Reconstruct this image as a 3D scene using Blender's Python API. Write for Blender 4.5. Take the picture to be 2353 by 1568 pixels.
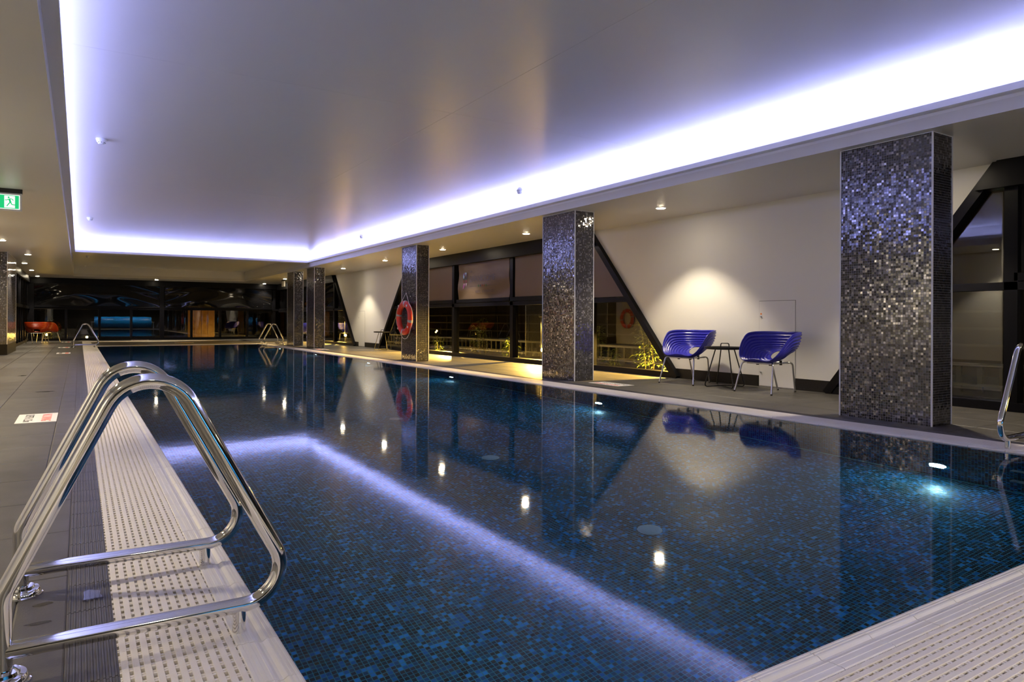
import bpy, bmesh, math, random
from mathutils import Vector, Matrix
random.seed(7)
for o in list(bpy.data.objects): bpy.data.objects.remove(o)
SC = bpy.context.scene
COL = SC.collection
R = math.radians

# ------------------------------------------------------------------ camera, world, exposure
A, ROLL = R(32.13), R(0.225)
cam = bpy.data.cameras.new('camera'); cam.sensor_width = 36; cam.lens = 1582.6/2353*36
cam.shift_y = -47.86/2353; cam.clip_start = .02; cam.clip_end = 200
co = bpy.data.objects.new('camera', cam); COL.objects.link(co)
f = Vector((math.sin(A), math.cos(A), 0)); r = Vector((math.cos(A), -math.sin(A), 0)); u = Vector((0, 0, 1))
m = Matrix((r, u, -f)).transposed().to_4x4() @ Matrix.Rotation(ROLL, 4, 'Z')
m.translation = (0, 0, .9); co.matrix_world = m
SC.camera = co
w = bpy.data.worlds.new('night'); SC.world = w; w.use_nodes = True
w.node_tree.nodes['Background'].inputs[0].default_value = (.25, .3, .5, 1)
w.node_tree.nodes['Background'].inputs[1].default_value = .006
SC.view_settings.view_transform = 'Standard'; SC.view_settings.look = 'None'
SC.view_settings.gamma = 1; SC.view_settings.use_curve_mapping = False
SC.view_settings.exposure = 1.26
cy = SC.cycles
cy.use_denoising = True; cy.max_bounces = 8; cy.diffuse_bounces = 3; cy.glossy_bounces = 4
cy.transmission_bounces = 6; cy.transparent_max_bounces = 12; cy.sample_clamp_indirect = 6.0
cy.blur_glossy = .6; cy.use_adaptive_sampling = True; cy.adaptive_threshold = .03

LED_COL = (.40, .43, 1.0)
WARM = (1.0, .85, .60)
AMBER = (1.0, .58, .12)
LED_W = 2.9        # W per metre of cove strip
DOWN_W = 85.0
LAMP_W = 300.0

def area(name, loc, rot, sx, sy, power, col, parent=None):
    l = bpy.data.lights.new(name, 'AREA'); l.shape = 'RECTANGLE'; l.size = sx; l.size_y = sy
    l.energy = power; l.color = col
    o = bpy.data.objects.new(name, l); COL.objects.link(o); o.location = loc; o.rotation_euler = rot
    if parent: o.parent = parent
    return o
# cove strips: they sit in the ceiling trough behind the lip and shine up
YN, YF = -2.6, 21.62
TILT = R(80)        # strips are fixed to the trough's back wall and face inwards and up
for x, y, ln, rot in ((-.375, (YN+YF)/2, YF-YN, (math.pi, TILT, 0)), (6.265, (YN+YF)/2, YF-YN, (math.pi, -TILT, 0))):
    area('cove_strip_light', (x, y, 2.725), rot, .02, ln, LED_W*ln, LED_COL)
UP_W = 1.3
for x in (-.29, 6.18): area('cove_strip_light', (x, (YN+YF)/2, 2.765), (math.pi, 0, 0), .02, YF-YN, UP_W*(YF-YN), LED_COL)
area('cove_strip_light', (2.945, 21.73, 2.765), (math.pi, 0, 0), 6.3, .02, UP_W*6.3, LED_COL)
area('cove_strip_light', (2.945, 21.825, 2.725), (math.pi+TILT, 0, 0), 6.3, .02, LED_W*6.3, LED_COL)

# ------------------------------------------------------------------ helpers
class MB:
    def __init__(s): s.v = []; s.f = []
    def poly(s, vs, fs):
        b = len(s.v); s.v += [tuple(p) for p in vs]; s.f += [tuple(b+i for i in q) for q in fs]; return s
    def box(s, x0, y0, z0, x1, y1, z1):
        vs = [(x0,y0,z0),(x1,y0,z0),(x1,y1,z0),(x0,y1,z0),(x0,y0,z1),(x1,y0,z1),(x1,y1,z1),(x0,y1,z1)]
        return s.poly(vs, [(3,2,1,0),(4,5,6,7),(0,1,5,4),(1,2,6,5),(2,3,7,6),(3,0,4,7)])
    def prism(s, pts, fn, a, b):
        n = len(pts); vs = [fn(p[0], p[1], a) for p in pts]+[fn(p[0], p[1], b) for p in pts]
        return s.poly(vs, [tuple(range(n))[::-1], tuple(range(n, 2*n))]+[(i, (i+1) % n, n+(i+1) % n, n+i) for i in range(n)])
    def yz(s, pts, x0, x1): return s.prism(pts, lambda y, z, t: (t, y, z), x0, x1)
    def xz(s, pts, y0, y1): return s.prism(pts, lambda x, z, t: (x, t, z), y0, y1)
    def xy(s, pts, z0, z1): return s.prism(pts, lambda x, y, t: (x, y, t), z0, z1)
    def tube(s, path, rad, n=12, cap=True):
        path = [Vector(p) for p in path]; N = len(path)
        rads = rad if isinstance(rad, (list, tuple)) else [rad]*N
        t0 = (path[1]-path[0]).normalized()
        ref = Vector((0, 0, 1)) if abs(t0.z) < .9 else Vector((1, 0, 0))
        nrm = (ref-t0*ref.dot(t0)).normalized(); vs = []; fs = []
        for i in range(N):
            t = (path[min(i+1, N-1)]-path[max(i-1, 0)]).normalized()
            nrm = (nrm-t*nrm.dot(t)).normalized(); b = t.cross(nrm)
            for k in range(n):
                a = 2*math.pi*k/n; vs.append(path[i]+(nrm*math.cos(a)+b*math.sin(a))*rads[i])
        for i in range(N-1):
            for k in range(n):
                fs.append((i*n+k, i*n+(k+1) % n, (i+1)*n+(k+1) % n, (i+1)*n+k))
        if cap: fs += [tuple(range(n))[::-1], tuple((N-1)*n+k for k in range(n))]
        return s.poly(vs, fs)
    def lathe(s, prof, c=(0, 0, 0), n=24, axis='Z'):
        vs = []; fs = []
        for (q, h) in prof:
            for k in range(n):
                a = 2*math.pi*k/n; p = (q*math.cos(a), q*math.sin(a), h)
                if axis == 'X': p = (h, q*math.cos(a), q*math.sin(a))
                vs.append((c[0]+p[0], c[1]+p[1], c[2]+p[2]))
        for i in range(len(prof)-1):
            for k in range(n): fs.append((i*n+k, i*n+(k+1) % n, (i+1)*n+(k+1) % n, (i+1)*n+k))
        fs += [tuple(range(n))[::-1], tuple((len(prof)-1)*n+k for k in range(n))]
        return s.poly(vs, fs)
    def mesh(s, name, mat, smooth=False, fix=True):
        me = bpy.data.meshes.new(name); me.from_pydata(s.v, [], s.f)
        if fix:
            bm = bmesh.new(); bm.from_mesh(me); bmesh.ops.recalc_face_normals(bm, faces=bm.faces); bm.to_mesh(me); bm.free()
        me.materials.append(mat)
        if smooth:
            me.shade_smooth()
            me.set_sharp_from_angle(angle=R(40))
        return me
    def obj(s, name, mat, parent=None, smooth=False, kind=None, label=None, fix=True):
        return link(name, s.mesh(name, mat, smooth, fix), parent, kind, label)

def link(name, me, parent=None, kind=None, label=None, loc=None):
    o = bpy.data.objects.new(name, me); COL.objects.link(o)
    if parent: o.parent = parent
    if kind: o['kind'] = kind
    if label: o['label'] = label
    if loc: o.location = loc
    return o
def thing(name, label, cat, loc=(0, 0, 0), rz=0, group=None):
    o = bpy.data.objects.new(name, None); COL.objects.link(o); o.location = loc; o.rotation_euler = (0, 0, rz)
    o.empty_display_size = .1; o['label'] = label; o['category'] = cat; o['kind'] = 'thing'
    if group: o['group'] = group
    return o
def tag(o, label, cat, group=None):
    o['label'] = label; o['category'] = cat; o['kind'] = 'thing'
    if group: o['group'] = group
    return o
def struct(name):
    o = bpy.data.objects.new(name, None); COL.objects.link(o); o['kind'] = 'structure'; return o
def dup(root, label, loc, rz=0):
    c = root.copy(); COL.objects.link(c); c.location = loc; c.rotation_euler = (0, 0, rz); c['label'] = label
    for ch in root.children:
        d = ch.copy(); COL.objects.link(d); d.parent = c
        for g in ch.children:
            e = g.copy(); COL.objects.link(e); e.parent = d
    return c
def fillet(pts, rads, n=10):
    pts = [Vector(p) for p in pts]; out = [pts[0]]
    for i in range(1, len(pts)-1):
        a, b, c = pts[i-1], pts[i], pts[i+1]; d1 = (a-b).normalized(); d2 = (c-b).normalized()
        ang = d1.angle(d2); rr = rads[i-1] if isinstance(rads, (list, tuple)) else rads
        L = min(rr/math.tan(ang/2), .48*(a-b).length if i > 1 else .95*(a-b).length, .95*(c-b).length)
        rr = L*math.tan(ang/2); ctr = b+(d1+d2).normalized()*(rr/math.sin(ang/2))
        s0 = b+d1*L-ctr; s1 = b+d2*L-ctr; tot = s0.angle(s1); ax = s0.cross(s1).normalized()
        for k in range(n+1): out.append(ctr+Matrix.Rotation(tot*k/n, 3, ax) @ s0)
    out.append(pts[-1]); return out

# ------------------------------------------------------------------ materials
def newmat(name):
    mt = bpy.data.materials.new(name); mt.use_nodes = True; nt = mt.node_tree
    return mt, nt, nt.nodes['Principled BSDF'], nt.nodes['Material Output']
def pbr(name, col, rough=.5, metal=0, spec=.5, noise=None, bump=None, emit=None):
    mt, nt, b, out = newmat(name); N = nt.nodes.new; L = nt.links.new
    b.inputs['Base Color'].default_value = (*col, 1); b.inputs['Roughness'].default_value = rough
    b.inputs['Metallic'].default_value = metal; b.inputs['Specular IOR Level'].default_value = spec
    if emit: b.inputs['Emission Color'].default_value = (*emit[0], 1); b.inputs['Emission Strength'].default_value = emit[1]
    tc = N('ShaderNodeNewGeometry')
    if noise:
        sc, amt, dcol = noise
        n = N('ShaderNodeTexNoise'); n.inputs['Scale'].default_value = sc; n.inputs['Detail'].default_value = 6
        L(tc.outputs['Position'], n.inputs['Vector'])
        mx = N('ShaderNodeMix'); mx.data_type = 'RGBA'; mx.inputs[6].default_value = (*col, 1); mx.inputs[7].default_value = (*dcol, 1)
        mr = N('ShaderNodeMapRange'); mr.inputs[1].default_value = .35; mr.inputs[2].default_value = .7; mr.inputs[4].default_value = amt
        L(n.outputs[0], mr.inputs[0]); L(mr.outputs[0], mx.inputs[0]); L(mx.outputs[2], b.inputs['Base Color'])
    if bump:
        sc, st, dist = bump
        n = N('ShaderNodeTexNoise'); n.inputs['Scale'].default_value = sc; n.inputs['Detail'].default_value = 4
        L(tc.outputs['Position'], n.inputs['Vector'])
        bp = N('ShaderNodeBump'); bp.inputs['Strength'].default_value = st; bp.inputs['Distance'].default_value = dist
        L(n.outputs[0], bp.inputs['Height']); L(bp.outputs[0], b.inputs['Normal'])
    return mt
def emitter(name, col, st):
    mt, nt, b, out = newmat(name); nt.nodes.remove(b); e = nt.nodes.new('ShaderNodeEmission')
    e.inputs[0].default_value = (*col, 1); e.inputs[1].default_value = st; nt.links.new(e.outputs[0], out.inputs[0]); return mt
def mosaic(name, pitch, ramp, grout, tilt, rough=.12, off=(0, 0, 0), spec=.8, metal=0.0, groutw=.455):
    mt, nt, b, out = newmat(name); N = nt.nodes.new; L = nt.links.new
    def math_(op, a, c=None):
        n = N('ShaderNodeMath'); n.operation = op
        for i, x in enumerate((a, c)):
            if x is None: continue
            if isinstance(x, (int, float)): n.inputs[i].default_value = x
            else: L(x, n.inputs[i])
        return n.outputs[0]
    g = N('ShaderNodeNewGeometry'); sp = N('ShaderNodeSeparateXYZ'); L(g.outputs['Position'], sp.inputs[0])
    sn = N('ShaderNodeSeparateXYZ'); L(g.outputs['True Normal'], sn.inputs[0])
    isx = math_('GREATER_THAN', math_('ABSOLUTE', sn.outputs[0]), .5); isz = math_('GREATER_THAN', math_('ABSOLUTE', sn.outputs[2]), .5)
    X = math_('ADD', sp.outputs[0], 50+off[0]); Y = math_('ADD', sp.outputs[1], 50+off[1]); Z = math_('ADD', sp.outputs[2], 50+off[2])
    uu = math_('ADD', math_('MULTIPLY', X, math_('SUBTRACT', 1, isx)), math_('MULTIPLY', Y, isx))
    vv = math_('ADD', math_('MULTIPLY', Z, math_('SUBTRACT', 1, isz)), math_('MULTIPLY', Y, isz))
    us = math_('DIVIDE', uu, pitch); vs = math_('DIVIDE', vv, pitch)
    cv = N('ShaderNodeCombineXYZ'); L(math_('FLOOR', us), cv.inputs[0]); L(math_('FLOOR', vs), cv.inputs[1]); L(math_('ADD', isx, math_('MULTIPLY', isz, 2)), cv.inputs[2])
    wn = N('ShaderNodeTexWhiteNoise'); wn.noise_dimensions = '3D'; L(cv.outputs[0], wn.inputs['Vector'])
    fu = math_('ABSOLUTE', math_('SUBTRACT', math_('FRACT', us), .5)); fv = math_('ABSOLUTE', math_('SUBTRACT', math_('FRACT', vs), .5))
    gm = math_('GREATER_THAN', math_('MAXIMUM', fu, fv), groutw)
    cr = N('ShaderNodeValToRGB'); cr.color_ramp.interpolation = 'CONSTANT'; el = cr.color_ramp.elements
    while len(el) < len(ramp): el.new(.5)
    for e, (p, c) in zip(el, ramp): e.position = p; e.color = (*c, 1)
    L(wn.outputs['Value'], cr.inputs[0])
    mx = N('ShaderNodeMix'); mx.data_type = 'RGBA'; L(gm, mx.inputs[0]); L(cr.outputs[0], mx.inputs[6]); mx.inputs[7].default_value = (*grout, 1)
    L(mx.outputs[2], b.inputs['Base Color'])
    vm = N('ShaderNodeVectorMath'); vm.operation = 'SUBTRACT'; L(wn.outputs['Color'], vm.inputs[0]); vm.inputs[1].default_value = (.5, .5, .5)
    v2 = N('ShaderNodeVectorMath'); v2.operation = 'SCALE'; L(vm.outputs[0], v2.inputs[0]); v2.inputs['Scale'].default_value = tilt
    v3 = N('ShaderNodeVectorMath'); v3.operation = 'ADD'; L(g.outputs['True Normal'], v3.inputs[0]); L(v2.outputs[0], v3.inputs[1])
    v4 = N('ShaderNodeVectorMath'); v4.operation = 'NORMALIZE'; L(v3.outputs[0], v4.inputs[0]); L(v4.outputs[0], b.inputs['Normal'])
    rr = N('ShaderNodeMix'); L(gm, rr.inputs[0]); rr.inputs[2].default_value = rough; rr.inputs[3].default_value = .7
    L(rr.outputs[0], b.inputs['Roughness']); b.inputs['Specular IOR Level'].default_value = spec
    L(math_('MULTIPLY', math_('MULTIPLY', math_('GREATER_THAN', wn.outputs['Value'], .5), metal), math_('SUBTRACT', 1, gm)), b.inputs['Metallic'])
    return mt
def glassmat(name, ior=1.5, tint=(.9, .92, .9), rough=.0, bump=None, gain=0.0):
    mt, nt, b, out = newmat(name); nt.nodes.remove(b); N = nt.nodes.new; L = nt.links.new
    f0 = ((ior-1)/(ior+1))**2
    t = N('ShaderNodeBsdfTransparent'); t.inputs[0].default_value = (*tint, 1)
    gl = N('ShaderNodeBsdfGlossy'); gl.inputs['Roughness'].default_value = rough
    ge = N('ShaderNodeNewGeometry'); dt = N('ShaderNodeVectorMath'); dt.operation = 'DOT_PRODUCT'
    L(ge.outputs['Incoming'], dt.inputs[0]); L(ge.outputs['Normal'], dt.inputs[1])
    def mth(op, a_, c_=None):
        n = N('ShaderNodeMath'); n.operation = op
        for i, x in enumerate((a_, c_)):
            if x is None: continue
            if isinstance(x, (int, float)): n.inputs[i].default_value = x
            else: L(x, n.inputs[i])
        return n
    c5 = mth('POWER', mth('SUBTRACT', 1, mth('ABSOLUTE', dt.outputs['Value']).outputs[0]).outputs[0], 5)
    ad = mth('ADD', mth('MULTIPLY', c5.outputs[0], 1-f0).outputs[0], f0+gain)
    mx = N('ShaderNodeMixShader'); L(ad.outputs[0], mx.inputs[0]); L(t.outputs[0], mx.inputs[1]); L(gl.outputs[0], mx.inputs[2])
    L(mx.outputs[0], out.inputs[0]); return mt

M = {}
M['ceil'] = pbr('satin_ceiling_paint', (.72, .72, .72), .30, spec=.5, bump=(1.3, .25, .02))
M['soffit'] = pbr('soffit_paint', (.70, .69, .67), .36, spec=.5, bump=(1.3, .2, .02))
M['white'] = pbr('white_wall_paint', (.80, .79, .76), .6, spec=.3, bump=(40, .05, .002))
M['gap_shade'] = pbr('gap_shade_grey', (.22, .21, .2), .8)
M['darkpaint'] = pbr('charcoal_wall_paint', (.03, .03, .032), .5)
M['trim'] = pbr('white_trim', (.82, .82, .83), .45)
M['black'] = pbr('black_aluminium', (.005, .005, .007), .35, spec=.14)
M['skirt'] = pbr('black_stone_skirting', (.008, .0075, .0075), .4, spec=.3, noise=(60, .6, (.02, .019, .018)))
M['deck'] = pbr('grey_deck_tile', (.098, .092, .086), .42, spec=.4, noise=(5, .8, (.062, .058, .055)), bump=(140, .25, .002))
M['grout'] = pbr('deck_grout', (.22, .20, .17), .8)
M['rib'] = pbr('ribbed_dark_tile', (.10, .095, .095), .4, noise=(6, .8, (.06, .058, .058)))
M['grate'] = pbr('white_grating_plastic', (.80, .76, .71), .45, noise=(9, .5, (.72, .68, .64)), bump=(260, .5, .0015))
M['coping'] = pbr('white_coping_ceramic', (.78, .76, .73), .3, noise=(7, .5, (.70, .68, .65)))
M['dark'] = pbr('dark_channel', (.02, .018, .015), .8)
M['steel'] = pbr('polished_stainless_steel', (.78, .77, .75), .07, metal=1)
M['brushed'] = pbr('brushed_chair_steel', (.62, .61, .6), .28, metal=1)
M['col'] = mosaic('black_glass_mosaic', .0219, [(0, (.004, .004, .006)), (.30, (.010, .010, .015)), (.50, (.10, .10, .125)), (.72, (.20, .20, .235)), (.90, (.34, .33, .34))],
                  (.22, .21, .24), .085, .10, spec=1.0, metal=.9)
M['pool'] = mosaic('blue_pool_mosaic', .0226, [(0, (.002, .003, .005)), (.30, (.016, .030, .044)), (.50, (.005, .09, .18)), (.62, (.024, .045, .07)), (.72, (.010, .20, .58)), (.84, (.006, .13, .32)), (.91, (.04, .42, .92))],
                   (.05, .36, .42), .06, .25, off=(.004, .01, .003), groutw=.425)
M['glass'] = glassmat('window_glass', 1.5, (.82, .83, .78), 0, gain=.015)
M['film'] = pbr('dark_glossy_blind_film', (.004, .004, .005), .05, spec=.38)
M['orange'] = pbr('orange_shell_plastic', (.36, .035, .004), .3)
M['blue'] = pbr('blue_shell_plastic', (.030, .030, .42), .27, spec=.6)
M['blackmetal'] = pbr('black_powder_coat', (.012, .012, .013), .4)
M['ring'] = pbr('orange_red_buoy', (.72, .045, .02), .38)
M['band'] = pbr('grey_reflective_tape', (.45, .45, .46), .4)
M['rope'] = pbr('white_rope', (.72, .70, .74), .8)
M['signwhite'] = pbr('white_sign_vinyl', (.85, .82, .80), .4)
M['signred'] = pbr('red_print', (.80, .10, .08), .5)
M['signblack'] = pbr('black_print', (.06, .055, .05), .5)
M['downlight'] = emitter('downlight_diffuser', WARM, 70)
M['amberlamp'] = emitter('amber_lamp_globe', AMBER, 60)
M['poollamp'] = emitter('pool_lamp_lens', (.75, .92, 1.0), 30)
M['exitgreen'] = emitter('exit_sign_green', (.02, .62, .20), .42)
M['exitwhite'] = emitter('exit_sign_white', (.9, 1.0, .93), .45)
M['plastic'] = pbr('white_device_plastic', (.78, .78, .78), .4)
M['leaf'] = pbr('bamboo_leaf', (.10, .14, .02), .5)
M['stem'] = pbr('bamboo_stem', (.14, .12, .03), .6)
M['ground'] = pbr('terrace_paving', (.025, .023, .02), .7)
M['outwall'] = pbr('dark_outer_wall', (.012, .006, .005), .8, noise=(3, .7, (.008, .005, .004)))
M['parapet'] = pbr('grey_painted_steel', (.10, .10, .105), .5)
M['upright'] = pbr('dark_corrugated_steel', (.02, .02, .02), .6)
M['timber'] = pbr('golden_timber_board', (.40, .20, .05), .5, noise=(4, .8, (.25, .11, .02)))
M['cover'] = pbr('blue_pool_cover', (.005, .22, .75), .35)
M['red_dot'] = pbr('orange_dot', (.9, .25, .02), .5)
def blindmat():
    mt, nt, b, out = newmat('beige_blind_fabric'); N = nt.nodes.new; L = nt.links.new
    b.inputs['Base Color'].default_value = (.24, .18, .145, 1); b.inputs['Roughness'].default_value = .35
    t = N('ShaderNodeBsdfTranslucent'); t.inputs[0].default_value = (.42, .30, .20, 1)
    mx = N('ShaderNodeMixShader'); mx.inputs[0].default_value = .4
    L(b.outputs[0], mx.inputs[1]); L(t.outputs[0], mx.inputs[2]); L(mx.outputs[0], out.inputs[0]); return mt
M['blind'] = blindmat()
def watermat():
    mt, nt, b, out = newmat('pool_water'); nt.nodes.remove(b); N = nt.nodes.new; L = nt.links.new
    rf = N('ShaderNodeBsdfRefraction'); rf.inputs['Color'].default_value = (.60, .90, 1.0, 1); rf.inputs['Roughness'].default_value = .012; rf.inputs['IOR'].default_value = 1.333
    gl = N('ShaderNodeBsdfGlossy'); gl.inputs['Roughness'].default_value = .05
    fr = N('ShaderNodeFresnel'); fr.inputs[0].default_value = 1.333
    g = N('ShaderNodeMixShader'); L(fr.outputs[0], g.inputs[0]); L(rf.outputs[0], g.inputs[1]); L(gl.outputs[0], g.inputs[2])
    geo = N('ShaderNodeNewGeometry'); n = N('ShaderNodeTexNoise'); n.inputs['Scale'].default_value = 3.2; n.inputs['Detail'].default_value = 3
    L(geo.outputs['Position'], n.inputs['Vector'])
    bp = N('ShaderNodeBump'); bp.inputs['Strength'].default_value = .02; bp.inputs['Distance'].default_value = .03
    L(n.outputs[0], bp.inputs['Height']); 
    for q in (rf, gl, fr): L(bp.outputs[0], q.inputs['Normal'])
    L(g.outputs[0], out.inputs[0]); return mt
M['water'] = watermat()

# ------------------------------------------------------------------ key dimensions
XL, XR = .485, 5.50           # pool edges
Y0, Y1 = 1.165, 26.30
ZW = -.012; ZP = -1.25
GXL0, GXL1 = .09, .37         # left grating
GXR0, GXR1 = 5.615, 5.87      # right grating
GYN0, GYN1 = .75, 1.05
GYF0, GYF1 = 26.415, 26.72
WX = 7.98                     # right wall plane
FY = 33.3                     # far window plane
LX = -1.72                    # left window plane
SZ = 2.535                    # soffit
CZ = 2.95                     # raised ceiling
FX0, FX1 = -.19, 6.08         # recess fascias

# ------------------------------------------------------------------ ceiling
ceil = struct('ceiling')
b = MB()
b.box(-3.2, -6.2, SZ, FX0, FY+.2, SZ+.1); b.box(FX1, -6.2, SZ, WX+.14, FY+.2, SZ+.1)
b.box(FX0, 31.55, SZ, FX1, FY+.2, SZ+.1); b.box(FX0, -6.2, SZ, FX1, -2.9, SZ+.1)
b.obj('soffit', M['soffit'], ceil)
b = MB()   # cove fascia boards, trough floors and back walls
b.box(FX0-.02, -2.9, SZ+.1, FX0, YF, 2.662); b.box(FX1, -2.9, SZ+.1, FX1+.02, YF, 2.662)
b.box(FX0-.24, -2.9, 2.662, FX0+.07, YF+.3, 2.676); b.box(FX1-.07, -2.9, 2.662, FX1+.24, YF+.3, 2.676)
b.box(FX0+.07, 21.56, 2.662, FX1-.07, 21.92, 2.676)
b.box(FX0-.24, -2.9, 2.676, FX0-.2, YF+.3, CZ+.02); b.box(FX1+.2, -2.9, 2.676, FX1+.24, YF+.3, CZ+.02)
b.box(FX0-.2, 21.84, 2.676, FX1+.2, 21.92, CZ)
b.box(FX0-.24, -2.95, SZ+.1, FX1+.24, -2.9, CZ+.02)
b.box(FX0-.06, YF+.3, SZ+.1, FX0, 31.6, CZ+.02); b.box(FX1, YF+.3, SZ+.1, FX1+.06, 31.6, CZ+.02); b.box(FX0, 31.55, SZ+.1, FX1, 31.6, CZ+.02)
b.obj('fascia', M['trim'], ceil)
b = MB()   # thin lip upstands that hide the strips
b.box(FX0+.07, -2.9, 2.664, FX0+.087, 21.56, 2.720); b.box(FX1-.087, -2.9, 2.664, FX1-.07, 21.56, 2.720)
b.box(FX0+.087, 21.545, 2.664, FX1-.087, 21.56, 2.720)
b.obj('cove_lip', M['trim'], ceil)
ys = [-2.9, .45, 6.1, 11.76, 17.4, 21.84]
for i in range(5):
    for x0, x1 in ((FX0-.2, 3.12), (3.12, FX1+.2)):
        MB().box(x0+.0015, ys[i]+.0015, CZ, x1-.0015, ys[i+1]-.0015, CZ+.02).obj('panel', M['ceil'], ceil)
for y0, y1 in ((21.92, 26.7), (26.7, 31.55)):
    for x0, x1 in ((FX0, 3.12), (3.12, FX1)):
        MB().box(x0+.0015, y0+.0015, CZ, x1-.0015, y1-.0015, CZ+.02).obj('panel', M['ceil'], ceil)
MB().box(-1, -3, CZ+.0205, 7, 32, CZ+.06).obj('backing_board', M['soffit'], ceil)

# ------------------------------------------------------------------ floor
floor = struct('floor')
b = MB()
b.box(-3.2, -6.2, -.2, GXL0, FY+.3, -.006); b.box(GXR1, -6.2, -.2, WX+.14, FY+.3, -.006)
b.box(GXL0, -6.2, -.2, GXR1, GYN0, -.006); b.box(GXL1, GYF1, -.2, GXR1, FY+.3, -.006); b.box(GXL0, 31.9, -.2, GXL1, FY+.3, -.006)
b.obj('screed', M['grout'], floor)
def tile_mesh(wx, wy):
    e = .004
    q = MB(); x, y = wx/2-.002, wy/2-.002
    q.poly([(-x, -y, -.01), (x, -y, -.01), (x, y, -.01), (-x, y, -.01), (-x, -y, -.002), (x, -y, -.002), (x, y, -.002), (-x, y, -.002),
            (-x+e, -y+e, 0), (x-e, -y+e, 0), (x-e, y-e, 0), (-x+e, y-e, 0)],
           [(0, 1, 5, 4), (1, 2, 6, 5), (2, 3, 7, 6), (3, 0, 4, 7), (4, 5, 9, 8), (5, 6, 10, 9), (6, 7, 11, 10), (7, 4, 8, 11), (8, 9, 10, 11)])
    return q
cache = {}
def put_tile(wx, wy, x, y, mat='deck'):
    k = (round(wx, 3), round(wy, 3), mat)
    if k not in cache: cache[k] = tile_mesh(wx, wy).mesh('tile', M[mat])
    link('tile', cache[k], floor, loc=(x, y, random.uniform(-.0006, 0)))
far_tiles = MB()
def tile_or_far(x0, x1, y0, y1, lim):
    if y1 < lim: put_tile(x1-x0, y1-y0, (x0+x1)/2, (y0+y1)/2)
    else:
        q = tile_mesh(x1-x0, y1-y0); cx, cyy = (x0+x1)/2, (y0+y1)/2
        far_tiles.poly([(p[0]+cx, p[1]+cyy, p[2]) for p in q.v], q.f)
yl = [-.73+.6*i for i in range(58)]
for i in range(57):
    y0, y1 = yl[i], min(yl[i+1], FY-.02)
    if y1 <= y0: continue
    for x0, x1 in ((-.165, -.03), (-.667, -.165), (-1.17, -.667), (-1.70, -1.17)): tile_or_far(x0, x1, y0, y1, 18.5)
    for x0, x1 in ((5.99, 6.49), (6.49, 6.99), (6.99, 7.49), (7.49, 7.97)): tile_or_far(x0, x1, y0, y1, 18.5)
for i in range(6):
    for k in range(11): tile_or_far(.0+.545*k-.03, .545*(k+1)-.03, -5.8+.85*i, -5.8+.85*(i+1), -10)
y = 27.0
while y < FY-.1:
    for k in range(10):
        if not (30.9 < y+.3 < 31.95): tile_or_far(.42+.545*k, .42+.545*(k+1)-.001, y, min(y+.6, FY-.02), -10)
    y += .6
far_tiles.obj('tile', M['deck'], floor, kind='stuff')
# ribbed dark border tiles along both gratings and the near grating
def rib_mesh(wx, L, along='y'):
    q = MB(); q.box(-wx/2, -L/2, -.012, wx/2, L/2, -.004)
    n = max(4, int(round(wx/.0135))); p = wx/n
    for i in range(n):
        a = -wx/2+p*i+p*.22; q.xz([(a, -.004), (a+p*.12, -.0005), (a+p*.44, -.0005), (a+p*.56, -.004)], -L/2+.001, L/2-.001)
    if along == 'x': q.v = [(v[1], v[0], v[2]) for v in q.v]
    return q.mesh('ribbed_tile', M['rib'])
border = struct('trim_1')
rm = rib_mesh(.118, .247)
yy = .75-.25*3
while yy < 31.8:
    link('ribbed_tile', rm, border, loc=(.030, yy+.125, 0)); yy += .25
rm2 = rib_mesh(.118, .497)
yy = -.25
while yy < FY-.5:
    link('ribbed_tile', rm2, border, loc=(5.930, yy+.25, 0)); yy += .5
rm3 = rib_mesh(.118, .247, 'x')
for k in range(22): link('ribbed_tile', rm3, border, loc=(.23+.25*k, .69, 0))

# ------------------------------------------------------------------ pool basin, coping, water
basin = struct('pool_basin')
MB().box(XL-.2, Y0-.2, ZP-.1, XR+.2, Y1+.2, ZP).obj('basin_floor', M['pool'], basin)
b = MB(); zt = -.035
b.box(XL-.1, Y0-.1, ZP, XL, Y1+.1, zt); b.box(XR, Y0-.1, ZP, XR+.1, Y1+.1, zt)
b.box(XL, Y0-.1, ZP, XR, Y0, zt); b.box(XL, Y1, ZP, XR, Y1+.1, zt)
b.obj('basin_wall', M['pool'], basin)
M['teal'] = pbr('pale_teal_edge_tile', (.16, .72, .70), .3)
b = MB()
for x0, x1 in ((XL, XL+.02), (XR-.02, XR)): b.box(x0, Y0, ZP, x1, Y1, ZP+.010)
for y0, y1 in ((Y0, Y0+.014), (Y1-.014, Y1)): b.box(XL+.02, y0, ZP, XR-.02, y1, ZP+.010)
b.obj('edge_strip', M['teal'], basin)
wv = MB().poly([(XL, Y0, ZW), (XR, Y0, ZW), (XR, Y1, ZW), (XL, Y1, ZW)], [(0, 1, 2, 3)]).obj('pool_water', M['water'], fix=False)
wv['kind'] = 'structure'
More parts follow.
